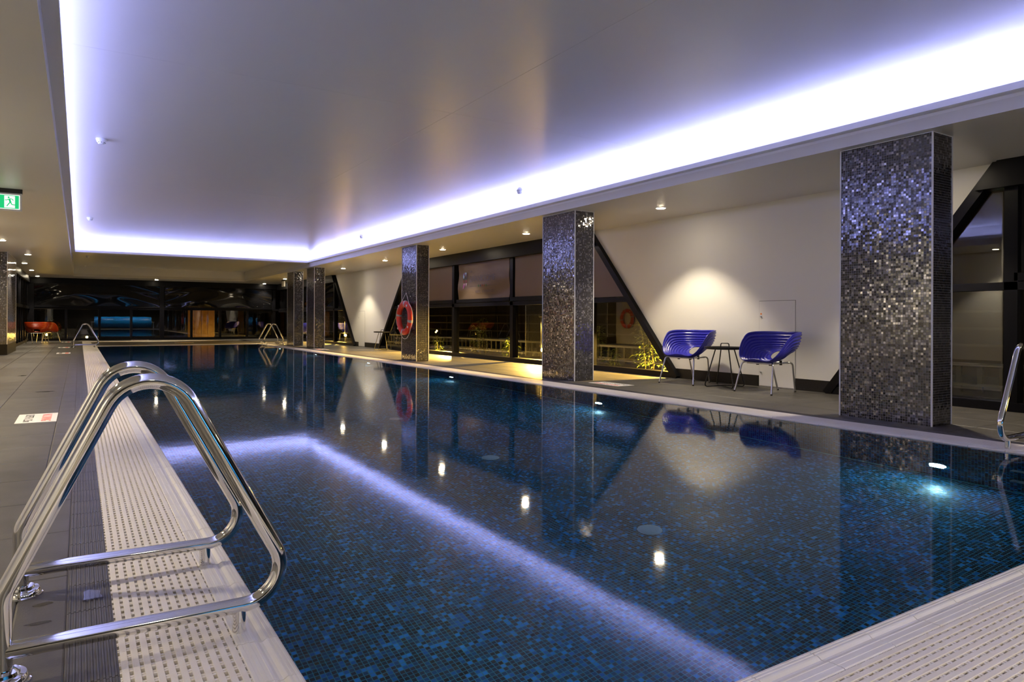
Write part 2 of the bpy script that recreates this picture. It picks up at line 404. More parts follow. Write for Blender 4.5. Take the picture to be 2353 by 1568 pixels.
# coping cross-section: x=0 at the grating, x=.115 at the water
prof = [(0, -.05), (0, -.003), (.003, 0), (.012, 0), (.013, -.0012), (.022, -.0012), (.023, 0), (.033, 0), (.034, -.0012), (.043, -.0012), (.045, .0),
        (.052, -.002), (.060, -.0065), (.068, -.0065), (.076, -.001), (.080, .0005), (.084, .0005), (.085, -.001), (.089, -.001), (.090, .0005), (.095, .0003),
        (.096, -.0013), (.100, -.0015), (.101, -.0002), (.107, -.001), (.112, -.004), (.115, -.010), (.1155, -.05)]
def cop_mesh():
    q = MB(); q.xz(prof, -.1185, .1185); return q.mesh('coping_tile', M['coping'])
cm = cop_mesh(); edge = struct('trim_2')
n = int((Y1-Y0)/.2395)
def cop(x, y, rz, nm='coping_tile'):
    o = link(nm, cm, edge, loc=(x, y, random.uniform(-.0006, .0004))); o.rotation_euler = (0, 0, rz)
for i in range(n+1):
    yv = Y0-.115+.12+.24*i
    cop(XL-.115, yv, 0); cop(XR+.115, yv, math.pi)
for i in range(21):
    xv = XL+.12+.2395*i
    cop(xv, Y0-.115, math.pi/2); cop(xv, Y1+.115, -math.pi/2)

# gratings: parallel slats tied by short cross bars, open holes between, a dark channel below
def grating(label, x0, x1, y0, y1, along):
    t = thing('drain_grating', label, 'grating', ((x0+x1)/2, (y0+y1)/2, 0))
    wd, L = (x1-x0, y1-y0) if along == 'y' else (y1-y0, x1-x0)
    nn = int(round(wd/.0255)); p = wd/nn
    def sw(q):
        if along == 'x': q.v = [(v[1], v[0], v[2]) for v in q.v]
        return q
    sm = sw(MB().xz([(-.0084, -.014), (-.0084, -.001), (-.0074, 0), (.0074, 0), (.0084, -.001), (.0084, -.014)], -L/2, L/2)).mesh('slat', M['grate'])
    for i in range(nn):
        c = -wd/2+p*(i+.5); link('slat', sm, t, loc=(c, 0, 0) if along == 'y' else (0, c, 0))
    q = MB(); s = -L/2+.02
    while s < L/2-.01:
        q.box(-wd/2, s-.0105, -.013, wd/2, s-.0015, -.0022); q.box(-wd/2, s+.0015, -.013, wd/2, s+.0105, -.0022); s += .043
    sw(q).obj('cross_bar', M['grate'], t, kind='stuff')
    q = MB(); q.box(-wd/2, -L/2, -.16, wd/2, L/2, -.14); q.box(-wd/2-.01, -L/2, -.16, -wd/2, L/2, -.015); q.box(wd/2, -L/2, -.16, wd/2+.002, L/2, -.015)
    sw(q).obj('channel', M['dark'], t)
grating('white slotted drain grating running along the left pool edge under the near handrails', GXL0, GXL1, GYN0, 31.9, 'y')
grating('white slotted drain grating along the right pool edge beside the mosaic columns', GXR0, GXR1, GYN0, 28.7, 'y')
grating('white slotted drain grating across the near end in the bottom right corner', GXL1+.014, GXR0-.014, GYN0, GYN1, 'x')
grating('white slotted drain grating just beyond the far end of the pool', GXL1+.014, GXR0-.014, GYF0, GYF1, 'x')
grating('white slotted drain grating crossing the floor in front of the far windows', GXL1+.002, 5.49, 31.0, 31.9, 'x')
grating('short white drain grating on the right between pool end and far windows', 5.5, GXR1, 28.72, 31.9, 'y')

# ------------------------------------------------------------------ right wall: white V panels, black window frames, panes
def prism_yz(name, pts, x0, x1, mat, parent, label=None): return MB().yz(pts, x0, x1).obj(name, M[mat], parent, label=label)
def dg(z, y0, y1): return y0+(y1-y0)*z/SZ
V = [((5.20, 7.77), (3.29, 9.98)), ((20.42, 22.72), (18.15, 24.98))]
wall = struct('wall_right')
for (b0, b1), (t0, t1) in V:
    prism_yz('wall_panel', [(b0, 0), (b1, 0), (t1, SZ), (t0, SZ)], WX, WX+.14, 'white', wall)
# access hatches (thin doors flush with the wall) and skirting
def hatch(y0, y1, label, dot):
    t = thing('access_hatch', label, 'hatch', (WX, (y0+y1)/2, 0)); h = (y1-y0)/2-.003
    MB().box(-.006, -h, .012, -.0005, h, 1.175).obj('door', M['white'], t)
    MB().box(-.0012, -h-.005, .006, -.0004, h+.005, 1.181).obj('gap_shade_strip', M['gap_shade'], t)  # grey strip: the shade of the door gap put in as colour
    MB().lathe([(.001, -.022), (.010, -.020), (.011, -.006)], (0, h-.03, .965), 12, 'X').obj('knob', M['brushed'], t)
    MB().lathe([(.001, -.022), (.010, -.020), (.011, -.006)], (0, h-.03, .20), 12, 'X').obj('knob', M['brushed'], t)
    if dot: MB().lathe([(.001, -.0075), (.013, -.0075), (.013, -.006)], (0, h-.03, 1.0), 12, 'X').obj('sticker', M['red_dot'], t, label='round orange sticker')
hatch(5.69, 6.26, 'white flush access door in the wall behind the nearer blue chair', True)
hatch(21.83, 22.42, 'white flush access door in the farther white wall panel', False)
base = struct('baseboard_right')
for y0, y1 in ((5.12, 5.685), (6.265, 7.83), (20.38, 21.825), (22.425, 22.8)):
    s = MB(); q0 = y0; s.box(WX-.012, q0, 0, WX-.0005, y1, .15); s.obj('baseboard', M['skirt'], base)

def bar_yz(pts0, pts1, wd):   # a bar in the wall plane from p0 to p1
    a, c = Vector((0, *pts0)), Vector((0, *pts1)); d = (c-a).normalized(); n = Vector((0, -d.z, d.y))*wd/2
    return [((a-n).y, (a-n).z), ((c-n).y, (c-n).z), ((c+n).y, (c+n).z), ((a+n).y, (a+n).z)]
ZT0, ZT1, ZH = 1.225, 1.305, 2.26
def win_frame(name, ya, yb, mull, left=None, right=None):
    """glazed bay of the right wall from ya to yb (values at floor); left/right = (bottom, top) of slanted sides"""
    wdw = struct(name); x0, x1 = WX-.05, WX+.09
    lf = left or (ya, ya); rf = right or (yb, yb)
    lo = lambda z: lf[0]+(lf[1]-lf[0])*z/SZ
    hi = lambda z: rf[0]+(rf[1]-rf[0])*z/SZ
    prism_yz('sill', [(lo(0), 0), (hi(0), 0), (hi(.09), .09), (lo(.09), .09)], x0-.02, x1, 'black', wdw)
    prism_yz('transom', [(lo(ZT0), ZT0), (hi(ZT0), ZT0), (hi(ZT1), ZT1), (lo(ZT1), ZT1)], x0, x1, 'black', wdw)
    prism_yz('header', [(lo(ZH), ZH), (hi(ZH), ZH), (hi(SZ), SZ), (lo(SZ), SZ)], WX-.14, x1, 'black', wdw)
    for s in (left, right):
        if s: prism_yz('slanted_post', bar_yz((s[0], 0), (s[1], SZ), .10), x0-.035, x1+.01, 'black', wdw)
    for y in mull: MB().box(x0, y-.06, .09, x1, y+.06, ZH).obj('mullion', M['black'], wdw)
    edges = [None]+list(mull)+[None]
    for i in range(len(edges)-1):
        for z0, z1 in ((.09, ZT0), (ZT1, ZH)):
            a0 = lo(z0) if edges[i] is None else max(edges[i]+.06, min(lo(z0), lo(z1)) if False else edges[i]+.06); a1 = lo(z1) if edges[i] is None else edges[i]+.06
            c0 = hi(z0) if edges[i+1] is None else edges[i+1]-.06; c1 = hi(z1) if edges[i+1] is None else edges[i+1]-.06
            a0 = max(a0, lo(z0)); a1 = max(a1, lo(z1)); c0 = min(c0, hi(z0)); c1 = min(c1, hi(z1))
            pts = [(a0, z0)] + ([(c0, z0)] if c0 > a0+.02 else []) + ([(c1, z1)] if c1 > a1+.02 else []) + [(a1, z1)]
            if c0 <= a0+.02 and c1 <= a1+.02: continue
            if c0 <= a0+.02: # triangle standing on its tip
                pts = [(a1, z1), (c1, z1), ((a0+c0)/2, z0)] if False else [(a1, z1), (c1, z1), (c1, z0+(z1-z0)*.5)]
            if c1 <= a1+.02: pts = [(a0, z0), (c0, z0), (a0, min(z1, z0+(c0-a0)/max(.05, (hi(z0)-hi(z1)))*(z1-z0)) if right and edges[i+1] is None else z1)]
            prism_yz('pane', pts, WX+.02, WX+.028, 'glass', wdw)
    return wdw
win_frame('window_1', -6.0, 5.20, [-2.2, .5, 3.2], right=V[0][0][:1]+(V[0][1][0],) if False else (V[0][0][0], V[0][1][0]))
win_frame('window_2', 7.77, 20.42, [9.97, 12.66, 15.41, 18.10], left=(V[0][0][1], V[0][1][1]), right=(V[1][0][0], V[1][1][0]))
win_frame('window_3', 22.72, FY, [24.97, 27.7, 30.4], left=(V[1][0][1], V[1][1][1]))
# far window wall
fw = struct('window_4'); xa, xb = LX-.1, WX+.1
MB().box(xa, FY-.06, 0, xb, FY+.1, .09).obj('sill', M['black'], fw)
MB().box(xa, FY-.06, 1.28, xb, FY+.1, 1.38).obj('transom', M['black'], fw)
MB().box(xa, FY-.12, 2.30, xb, FY+.1, SZ).obj('header', M['black'], fw)
fm = [-1.62, -.46, .70, 1.86, 3.02, 4.19, 5.37, 6.53, 7.70]
for i, x in enumerate(fm):
    wd = .085 if x in (3.02, -1.62, 7.70) else .045; hgt = 2.3
    MB().box(x-wd, FY-.05, .09, x+wd, FY+.08, 1.28).obj('mullion', M['black'], fw)
    if x in (3.02, -1.62, 7.70): MB().box(x-wd, FY-.05, 1.38, x+wd, FY+.08, 2.3).obj('mullion', M['black'], fw)
for i in range(8):
    MB().box(fm[i]+.05, FY+.02, .09, fm[i+1]-.05, FY+.028, 1.28).obj('pane', M['glass'], fw)
for x0, x1 in ((-1.53, 2.93), (3.11, 7.61)): MB().box(x0, FY+.02, 1.38, x1, FY+.028, 2.30).obj('pane', M['glass'], fw)
# left window wall beyond the pier
lw = struct('window_5')
MB().box(LX-.1, 23.6, 0, LX+.03, FY, .09).obj('sill', M['black'], lw)
MB().box(LX-.1, 23.6, 1.28, LX+.05, FY, 1.38).obj('transom', M['black'], lw)
MB().box(LX-.1, 23.6, 2.30, LX+.08, FY, SZ).obj('header', M['black'], lw)
for i in range(9):
    y = 24.0+1.16*i; MB().box(LX-.08, y-.045, .09, LX+.03, y+.045, 2.3).obj('mullion', M['black'], lw)
    if i < 8:
        MB().box(LX-.03, y+.045, .09, LX-.022, y+1.115, 1.28).obj('pane', M['glass'], lw); MB().box(LX-.03, y+.045, 1.38, LX-.022, y+1.115, 2.3).obj('pane', M['glass'], lw)
wl = struct('wall_left'); MB().box(-2.1, -6.2, 0, -1.96, 23.6, SZ).obj('wall_panel', M['white'], wl)
wn_ = struct('wall_near'); MB().box(-2.1, -6.2, 0, WX+.1, -6.06, SZ).obj('wall_panel', M['darkpaint'], wn_)

# ------------------------------------------------------------------ blinds
def blind(name, label, pts, x=WX-.02, wr=0.0, mat='blind', n=(36, 24)):
    t = thing(name, label, 'blind', (x, 0, 0))
    if len(pts) == 4:
        (ya, za), (yb, zb) = pts[0], pts[2]; q = MB(); vs = []; nx, nz = n
        for j in range(nz+1):
            for i in range(nx+1):
                s, k = i/nx, j/nz
                d = wr*(math.sin(k*9+2.2*math.sin(s*3.1)*s+s*1.6)*(1-k)**.6*.9+math.sin(s*5+k*4)*.4)
                vs.append((d, ya+(yb-ya)*s, za+(zb-za)*k))
        m0 = len(vs); vs += [(v[0]+.004, v[1], v[2]) for v in vs]
        fs = []
        for j in range(nz):
            for i in range(nx):
                a = j*(nx+1)+i; c = a+nx+1
                fs.append((a, a+1, c+1, c)); fs.append((m0+a, m0+c, m0+c+1, m0+a+1))
        q.poly(vs, fs); q.obj('fabric', M[mat], t, smooth=True)
        MB().box(-.03, ya-.05, za-.085, .02, yb+.05, za-.005).obj('bottom_rail', M['black'], t)
    else:
        MB().yz(pts, 0, .004).obj('fabric', M[mat], t)
    return t
zb0 = 1.405
blind('roller_blind', 'triangular beige blind beside the slanted post, right of the second column', [(9.88, 1.32), (8.98, 1.32), (9.88, 2.36)])
blind('roller_blind', 'plain beige roller blind half hidden by the second mosaic column', [(10.05, zb0), None, (12.56, 2.27), None] if False else [(10.05, zb0), (12.56, zb0), (12.56, 2.27), (10.05, 2.27)], wr=.003)
lb = blind('roller_blind', 'wrinkled beige blind printed with a logo and coloured stars', [(12.80, zb0), (15.18, zb0), (15.18, 2.32), (12.80, 2.32)], wr=.022)
blind('roller_blind', 'beige roller blind glowing orange at its lower corner beside the life ring column', [(15.47, zb0), (18.02, zb0), (18.02, 2.27), (15.47, 2.27)], wr=.003)
for y0, y1, wh in ((25.05, 27.62, 'nearest of three'), (27.78, 30.32, 'middle one of three'), (30.48, 33.1, 'farthest of three')):
    blind('film_blind', 'dark glossy film blind %s behind the two far columns' % wh, [(y0, 1.40), (y1, 1.40), (y1, 2.30), (y0, 2.30)], wr=.02, mat='film')
blind('film_blind', 'black film blind at the right frame edge beyond the slanted post', [(.58, 1.40), (3.12, 1.40), (3.12, 2.26), (.58, 2.26)], wr=.004, mat='film')
def far_film(label, x0, x1, seed):
    rnd = random.Random(seed); t = thing('film_blind', label, 'blind', (0, FY-.07, 0)); q = MB(); vs = []; nx, nz = 110, 40
    for j in range(nz+1):
        for i in range(nx+1):
            s, k = i/nx, j/nz; e = abs(s-.5)*2
            d = .045*math.sin(k*5.5+e*e*4.5+seed)*(e**1.5*.8+.25)*(1-k*.6)+.018*math.sin(s*7+k*3+seed)+.010*math.sin(k*16+e*9)*e*e
            vs.append((x0+(x1-x0)*s, d*.8, 1.42+.90*k))
    m0 = len(vs); vs += [(v[0], v[1]+.003, v[2]) for v in vs]; fs = []
    for j in range(nz):
        for i in range(nx):
            a = j*(nx+1)+i; c = a+nx+1; fs.append((a, c, c+1, a+1)); fs.append((m0+a, m0+a+1, m0+c+1, m0+c))
    q.poly(vs, fs).obj('film', M['film'], t, smooth=True)
    MB().box(x0, -.03, 1.355, x1, .02, 1.415).obj('bottom_rail', M['black'], t)
far_film('wide wrinkled black film blind in the left half of the far windows', -1.52, 2.92, 1.0)
far_film('wide wrinkled black film blind in the right half of the far windows', 3.12, 7.60, 2.4)
# printed logo on the middle blind (flat print, follows the photo)
def text_obj(txt, size, mat, parent, M4, name='lettering', align='LEFT', stretch=1.0):
    cu = bpy.data.curves.new('t', 'FONT'); cu.body = txt; cu.size = size; cu.align_x = align; cu.extrude = .0006
    o = bpy.data.objects.new('t', cu); COL.objects.link(o); bpy.context.view_layer.update()
    me = bpy.data.meshes.new_from_object(o.evaluated_get(bpy.context.evaluated_depsgraph_get()))
    bpy.data.objects.remove(o); me.transform(Matrix.Diagonal((stretch, 1, 1, 1))); me.transform(M4); me.materials.clear(); me.materials.append(mat); me.name = name
    return link(name, me, parent)
def onblind(y, z): # text plane facing -X, reading along -Y
    return Matrix(((0, 0, -1, -.028), (-1, 0, 0, y), (0, 1, 0, z), (0, 0, 0, 1)))
M['print_grey'] = pbr('grey_violet_print', (.10, .075, .11), .4); M['print_dark'] = pbr('dark_print', (.07, .05, .04), .5)
text_obj('THE', .07, M['print_grey'], lb, onblind(14.55, 2.03))
text_obj('BRANKSOME', .20, M['print_grey'], lb, onblind(14.55, 1.815), stretch=1.02)
for wd_, yy_ in (('HOTEL', 14.28), ('&', 13.94), ('RESIDENCES', 13.85)): text_obj(wd_, .085, M['print_grey'], lb, onblind(yy_, 1.545))
for y0, y1 in ((14.56, 14.20), (13.70, 13.26)): MB().box(-.029, y1, 1.700, -.027, y0, 1.708).obj('printed_line', M['print_dark'], lb)
for i, c in enumerate(((.02, .12, .02), (.03, .06, .10), (.20, .02, .01), (.16, .07, .01), (.02, .12, .02))):
    pts = []
    for k in range(10):
        a = math.pi/2+k*math.pi/5; rr = .036 if k % 2 == 0 else .016; pts.append((14.12-.09*i+rr*math.cos(a), 1.708+rr*math.sin(a)))
    MB().yz(pts, -.029, -.027).obj('printed_star', pbr('star_print', c, .5), lb)
def logo(tris):
    for c, p in tris:
        MB().yz([(14.88-.19*a, 1.66+.40*b_) for a, b_ in p], -.029, -.027).obj('printed_facet', pbr('facet_print', c, .4), lb)
logo([((.22, .14, .5), [(.35, 1.0), (0, .86), (.42, .78)]), ((.22, .36, .80), [(0, .86), (.40, .74), (.16, .60), (0, .66)]), ((.03, .06, .07), [(0, .62), (.4, .62), (.3, .52), (0, .56)]),
      ((.30, .07, .02), [(0, .55), (.38, .45), (.1, .33)]), ((.62, .4, .55), [(.05, .32), (.42, .32), (.38, .16)]), ((.45, .12, .45), [(.05, .28), (.36, .15), (.1, .02), (-.05, 0)]),
      ((.28, .45, .85), [(.55, .97), (.92, .97), (.72, .76)]), ((.05, .08, .11), [(.5, .7), (.95, .72), (.88, .54), (.6, .54)]), ((.16, .05, .28), [(.9, .94), (1.0, .7), (.86, .66)]),
      ((.30, .03, .10), [(.6, .53), (1.0, .46), (.8, .35)]), ((.62, .25, .60), [(.5, .32), (.72, .32), (.6, .12)]), ((.65, .60, .68), [(.75, .32), (1.05, .32), (.85, .12)])])

# ------------------------------------------------------------------ mosaic columns
def column(label, x0, x1, y0, y1, z0=0, plinth=False):
    t = thing('mosaic_column', label, 'column', ((x0+x1)/2, (y0+y1)/2, 0)); cx, cc = (x0+x1)/2, (y0+y1)/2
    hx, hy = (x1-x0)/2, (y1-y0)/2
    MB().box(-hx, -hy, z0, hx, hy, SZ-.001).obj('tile_cladding', M['col'], t)
    for sx in (-1, 1):
        for sy in (-1, 1):
            MB().box(sx*hx-.006, sy*hy-.006, z0, sx*hx+.006, sy*hy+.006, SZ-.001).obj('edge_trim', M['trim'], t)
    MB().box(-hx-.004, -hy-.004, SZ-.008, hx+.004, hy+.004, SZ-.001).obj('top_trim', M['trim'], t)
    if plinth: MB().box(-hx-.004, -hy-.004, 0, hx+.004, hy+.004, z0).obj('plinth', M['skirt'], t)
    return t
column('large black mosaic column nearest the camera, catching bright sparkles', 6.18, 6.505, 3.08, 3.92)
column('black mosaic column second from the camera, left of the blue chairs', 6.20, 6.55, 8.13, 8.96)
column('black mosaic column that carries the orange life ring', 6.18, 6.47, 13.73, 14.53)
column('right one of the two far mosaic columns standing close together', 6.20, 6.525, 21.47, 22.29)
column('left one of the two far mosaic columns, beside the far handrails', 6.17, 6.48, 23.77, 24.64)
column('mosaic clad pier with a dark plinth at the left frame edge', -1.95, -1.5, 20.85, 23.6, .26, True)

# ------------------------------------------------------------------ downlights, detectors, exit signs
def downlight_proto():
    t = thing('downlight', '', 'downlight', (0, 0, 0), 0, 'recessed ceiling downlights')
    MB().lathe([(.064, -.001), (.066, -.006), (.074, -.007), (.080, -.004), (.082, 0.0)], n=24).obj('trim_ring', M['trim'], t, smooth=True)
    MB().lathe([(.001, -.013), (.040, -.012), (.058, -.009), (.064, -.004)], n=24).obj('diffuser', M['downlight'], t)
    return t
spot = bpy.data.lights.new('downlight_beam', 'SPOT'); spot.energy = DOWN_W; spot.color = WARM; spot.spot_size = R(98); spot.spot_blend = .45; spot.shadow_soft_size = .045
dproto = None
RD = [(7.13, 7.31, 'recessed downlight making the bright scallop above the blue chairs'), (7.13, 10.86, 'recessed downlight just left of the second mosaic column'),
      (7.13, 14.39, 'recessed downlight just right of the life ring column'), (7.13, 17.95, 'recessed downlight just left of the life ring column'),
      (7.13, 21.5, 'recessed downlight above the far edge of the farther white wall'), (7.03, 28.46, 'recessed downlight touching the left side of the far left column top'),
      (7.2, 32.9, 'recessed downlight in the far right soffit corner over the windows'), (2.73, 32.33, 'recessed downlight in the middle of the far soffit'),
      (7.13, 3.76, 'recessed downlight hidden over the nearest mosaic column'), (7.13, .2, 'recessed downlight behind the viewpoint on the right side'),
      (7.13, 25.0, 'recessed downlight hidden behind the two far columns'),
      (-1.38, 17.9, 'recessed downlight cut by the left frame edge'), (-1.12, 21.5, 'recessed downlight in the left soffit just right of the mosaic pier'),
      (-1.38, 24.94, 'recessed downlight in the left soffit third from the frame edge'), (-1.38, 28.44, 'recessed downlight in the left soffit second from the far windows'),
      (-1.38, 32.29, 'recessed downlight in the left soffit closest to the far windows'),
      (-1.38, 14.4, 'recessed downlight left of the frame beside the exit sign'), (-1.38, 10.86, 'recessed downlight left of the frame above the deck'),
      (-1.38, 7.31, 'recessed downlight left of the frame near the floor sign'), (-1.38, 3.76, 'recessed downlight left of the near handrails'), (-1.38, .2, 'recessed downlight left behind the viewpoint')]
for i, (x, y, lab) in enumerate(RD):
    if dproto is None: dproto = downlight_proto(); o = dproto; o.location = (x, y, SZ); o['label'] = lab
    else: o = dup(dproto, lab, (x, y, SZ))
    lo = bpy.data.objects.new('downlight_beam', spot); COL.objects.link(lo); lo.location = (x, y, SZ-.03)
near_spot = bpy.data.lights.new('near_downlight_beam', 'SPOT'); near_spot.energy = 190; near_spot.color = WARM; near_spot.spot_size = R(140); near_spot.spot_blend = .5; near_spot.shadow_soft_size = .045
for k in range(4):
    xx = .6+1.6*k; dup(dproto, 'recessed downlight in the near soffit behind the viewpoint, ' + ('over the left drain grating', 'left of the pool cover reel middle', 'right of the pool cover reel middle', 'closest to the right deck')[k], (xx, -3.3, SZ))
    lo = bpy.data.objects.new('near_downlight_beam', near_spot); COL.objects.link(lo); lo.location = (xx, -3.3, SZ-.03)
near_wall = spot.copy(); near_wall.energy = 150
for o in list(bpy.data.objects):
    if o.type == 'LIGHT' and o.data == spot and abs(o.location.x+1.38) < .01 and abs(o.location.y-7.31) < .01: o.data = near_wall
def detector(x, y, z, lab):
    t = thing('smoke_detector', lab, 'smoke detector', (x, y, z), 0, 'ceiling smoke detectors')
    MB().lathe([(.055, 0), (.056, -.012), (.050, -.022)], n=24).obj('base', M['plastic'], t, smooth=True)
    MB().lathe([(.050, -.022), (.046, -.036), (.034, -.052), (.030, -.060), (.001, -.062)], n=24).obj('sensor_head', M['plastic'], t, smooth=True)
    q = MB()
    for k in range(8):
        a = 2*math.pi*k/8; q.box(.040*math.cos(a)-.004, .040*math.sin(a)-.004, -.047, .040*math.cos(a)+.004, .040*math.sin(a)+.004, -.041)
    q.obj('vent_slots', M['dark'], t)
for x, y, lab in ((.205, 9.15, 'white smoke detector near the left cove, larger in view'), (.175, 16.4, 'white smoke detector near the left cove, farther one'),
                  (5.89, 9.15, 'smoke detector against the bright right cove above the second column'), (5.87, 16.3, 'small smoke detector at the right cove left of the life ring column'),
                  (.22, 26.4, 'smoke detector on the dim far ceiling just behind the cove'), (.17, 31.2, 'smoke detector on the dim far ceiling at its left back corner'), (6.0, 31.3, 'smoke detector on the dim far ceiling at its right back corner')):
    detector(x, y, CZ, lab)
def exit_sign(loc, rz, lab):
    t = thing('exit_sign', lab, 'exit sign', loc, rz)      # faces local -y, hangs from z=0
    MB().box(-.20, -.03, -.055, .20, .03, 0).obj('ceiling_mount', M['blackmetal'], t)
    MB().box(-.195, -.024, -.279, .195, .024, -.055).obj('housing', M['plastic'], t)
    MB().box(-.175, -.027, -.258, .175, -.0245, -.076).obj('light_frame', M['exitwhite'], t)
    MB().box(-.165, -.029, -.250, .165, -.0275, -.084).obj('green_face', M['exitgreen'], t)
    MB().box(.015, -.031, -.243, .125, -.0295, -.091).obj('door_symbol', M['exitwhite'], t)
    man = MB()
    def limb(p, q, wd):
        man.xz(bar_yz(p, q, wd), -.033, -.0312)
    cx, cz = .062, -.165
    man.lathe([(.001, -.033), (.010, -.033), (.010, -.0312)], n=12)
    k = len(man.v)-36; man.v[k:] = [(v[0]+cx-.002, v[2], v[1]-.112) for v in man.v[k:]]
    limb((cx+.003, -.128), (cx+.016, -.172), .020); limb((cx+.003, -.132), (cx-.022, -.146), .008); limb((cx-.022, -.146), (cx-.040, -.146), .008)
    limb((cx+.008, -.128), (cx+.034, -.132), .008); limb((cx+.034, -.132), (cx+.046, -.148), .008)
    limb((cx+.016, -.170), (cx-.004, -.196), .011); limb((cx-.004, -.196), (cx-.020, -.222), .010)
    limb((cx+.018, -.170), (cx+.030, -.200), .011); limb((cx+.030, -.200), (cx+.075, -.204), .010)
    man.obj('running_figure', M['exitgreen'], t)
    arrow = MB(); arrow.xz([(-.13, -.167), (-.09, -.135), (-.09, -.155), (-.03, -.155), (-.03, -.179), (-.09, -.179), (-.09, -.199)], -.031, -.0295)
    arrow.obj('arrow', M['exitwhite'], t)
exit_sign((-.82, 10.75, SZ), 0, 'green running man exit sign hanging at the left frame edge')
exit_sign((7.15, 29.2, SZ), math.pi/2, 'green exit sign seen edge on beside the far left column top')

# ------------------------------------------------------------------ handrails
def grab_rail(label, X0, y, s):
    t = thing('pool_handrail', label, 'handrail', (X0, y, 0), 0, 'pool ladder handrails')
    P = lambda x, z: (s*x, 0, z)
    loop = fillet([P(-.158, .03), P(-.160, .215), P(.159, .868), P(.574, .072), P(-.150, .078)], [.09, .112, .103], 14)
    MB().tube(loop, .0213, 20).obj('rail_tube', M['steel'], t, smooth=True)
    MB().tube([P(-.158, .012), P(-.158, .05)], .0185, 16).obj('post', M['steel'], t, smooth=True)
    MB().tube([P(.393, -.004), P(.393, .078)], .0185, 16).obj('post', M['steel'], t, smooth=True)
    MB().lathe([(.060, 0), (.060, .003), (.056, .006), (.054, .016), (.050, .021), (.038, .023), (.036, .030), (.024, .032)], (s*-.158, 0, 0), 28).obj('flange', M['steel'], t, smooth=True)
    return t
rl = grab_rail('curved stainless handrail in the left foreground, nearest the camera', 0, 2.10, 1)
MIR = XL+XR
rails = [('curved stainless handrail in the left foreground, just behind the nearest', 0, 2.74, 1),
         ('stainless handrail cut by the right frame edge beside the large column', MIR, 2.27, -1), ('stainless handrail of the right side pool ladder, outside the frame', MIR, 1.63, -1),
         ('far stainless handrail by the right pool corner, nearer one of the pair', MIR, 25.1, -1), ('far stainless handrail by the right pool corner, farther one of the pair', MIR, 25.85, -1),
         ('far stainless handrail on the left edge, in front of its twin', 0, 25.1, 1), ('far stainless handrail on the left edge, hidden behind its twin', 0, 25.75, 1)]
for lab, X0, yv, s in rails: grab_rail(lab, X0, yv, s)
for z in (-.62, -.93):
    pl = MB().box(XR-.05, 1.66, z-.012, XR-.001, 2.20, z+.012).obj('ladder_step', M['coping'])
    tag(pl, 'white %s ladder step recessed in the right pool wall under water' % ('upper' if z > -.8 else 'lower'), 'ladder step')

# ------------------------------------------------------------------ underwater lamps and floor outlets
for i, (yv, lab) in enumerate(((2.69, 'glowing underwater lamp below the nearest column'), (6.69, 'small bright underwater lamp below the second column'), (10.7, 'small underwater lamp between second column and life ring'),
                              (14.75, 'underwater lamp under the life ring column'), (18.8, 'tiny underwater lamp near the far columns'), (22.8, 'underwater lamp closest to the far pool corner'))):
    t = thing('pool_lamp', lab, 'pool lamp', (XR-.001, yv, -.90), 0, 'underwater wall lamps')
    MB().lathe([(.085, 0), (.085, -.010), (.062, -.016), (.062, -.004)], (0, 0, 0), 24, 'X').obj('bezel', M['steel'], t, smooth=True)
    MB().lathe([(.001, -.015), (.060, -.012), (.062, -.004)], (0, 0, 0), 24, 'X').obj('lens', M['poollamp'], t)
    area('pool_lamp_glow', (XR-.03, yv, -.90), (0, R(90), 0), .1, .1, .8, (.45, .85, 1.0))
for x, yv, lab in ((2.99, 3.15, 'round pale floor inlet in the pool nearest the camera'), (2.99, 5.10, 'round pale floor inlet in the pool, second from the camera'), (3.0, 7.2, 'round pale floor inlet in the pool, third from the camera')):
    t = thing('pool_inlet', lab, 'pool inlet', (x, yv, ZP), 0, 'pool floor inlets')
    MB().lathe([(.078, 0), (.076, .008), (.060, .014)], n=24).obj('collar', M['plastic'], t, smooth=True)
    MB().lathe([(.060, .010), (.058, .020), (.001, .024)], n=24).obj('cover', M['plastic'], t, smooth=True)

# ------------------------------------------------------------------ life ring
t = thing('life_ring', 'orange red life ring with grey bands hanging on the third mosaic column', 'life ring', (6.138, 14.10, .94))
xr_ = -.075
q = MB(); vs = []; fs = []; n1, n2 = 56, 18
for i in range(n1):
    a = 2*math.pi*i/n1
    for k in range(n2):
        b_ = 2*math.pi*k/n2; rr = .310+.072*math.cos(b_); vs.append((xr_+.055*math.sin(b_), rr*math.cos(a), rr*math.sin(a)))
for i in range(n1):
    for k in range(n2): fs.append((i*n2+k, i*n2+(k+1) % n2, ((i+1) % n1)*n2+(k+1) % n2, ((i+1) % n1)*n2+k))
q.poly(vs, fs).obj('ring', M['ring'], t, smooth=True)
for a0 in (12, 100, 192, 278):
    vs = []; fs = []; m_ = 5
    for i in range(m_):
        a = R(a0-4.5+9*i/(m_-1))
        for k in range(n2):
            b_ = 2*math.pi*k/n2; rr = .310+.0745*math.cos(b_); vs.append((xr_+.0575*math.sin(b_), rr*math.cos(a), rr*math.sin(a)))
    for i in range(m_-1):
        for k in range(n2): fs.append((i*n2+k, i*n2+(k+1) % n2, (i+1)*n2+(k+1) % n2, (i+1)*n2+k))
    MB().poly(vs, fs).obj('reflective_band', M['band'], t, smooth=True)
def ropepts(a0, a1, sag):
    return [(xr_, (.385+sag*math.sin(math.pi*s/12))*math.cos(R(a0+(a1-a0)*s/12)), (.385+sag*math.sin(math.pi*s/12))*math.sin(R(a0+(a1-a0)*s/12))) for s in range(13)]
q = MB()
for a0, a1, sg in ((130, 215, .05), (215, 318, .075), (318, 410, .10)): q.tube(ropepts(a0, a1, sg), .006, 8)
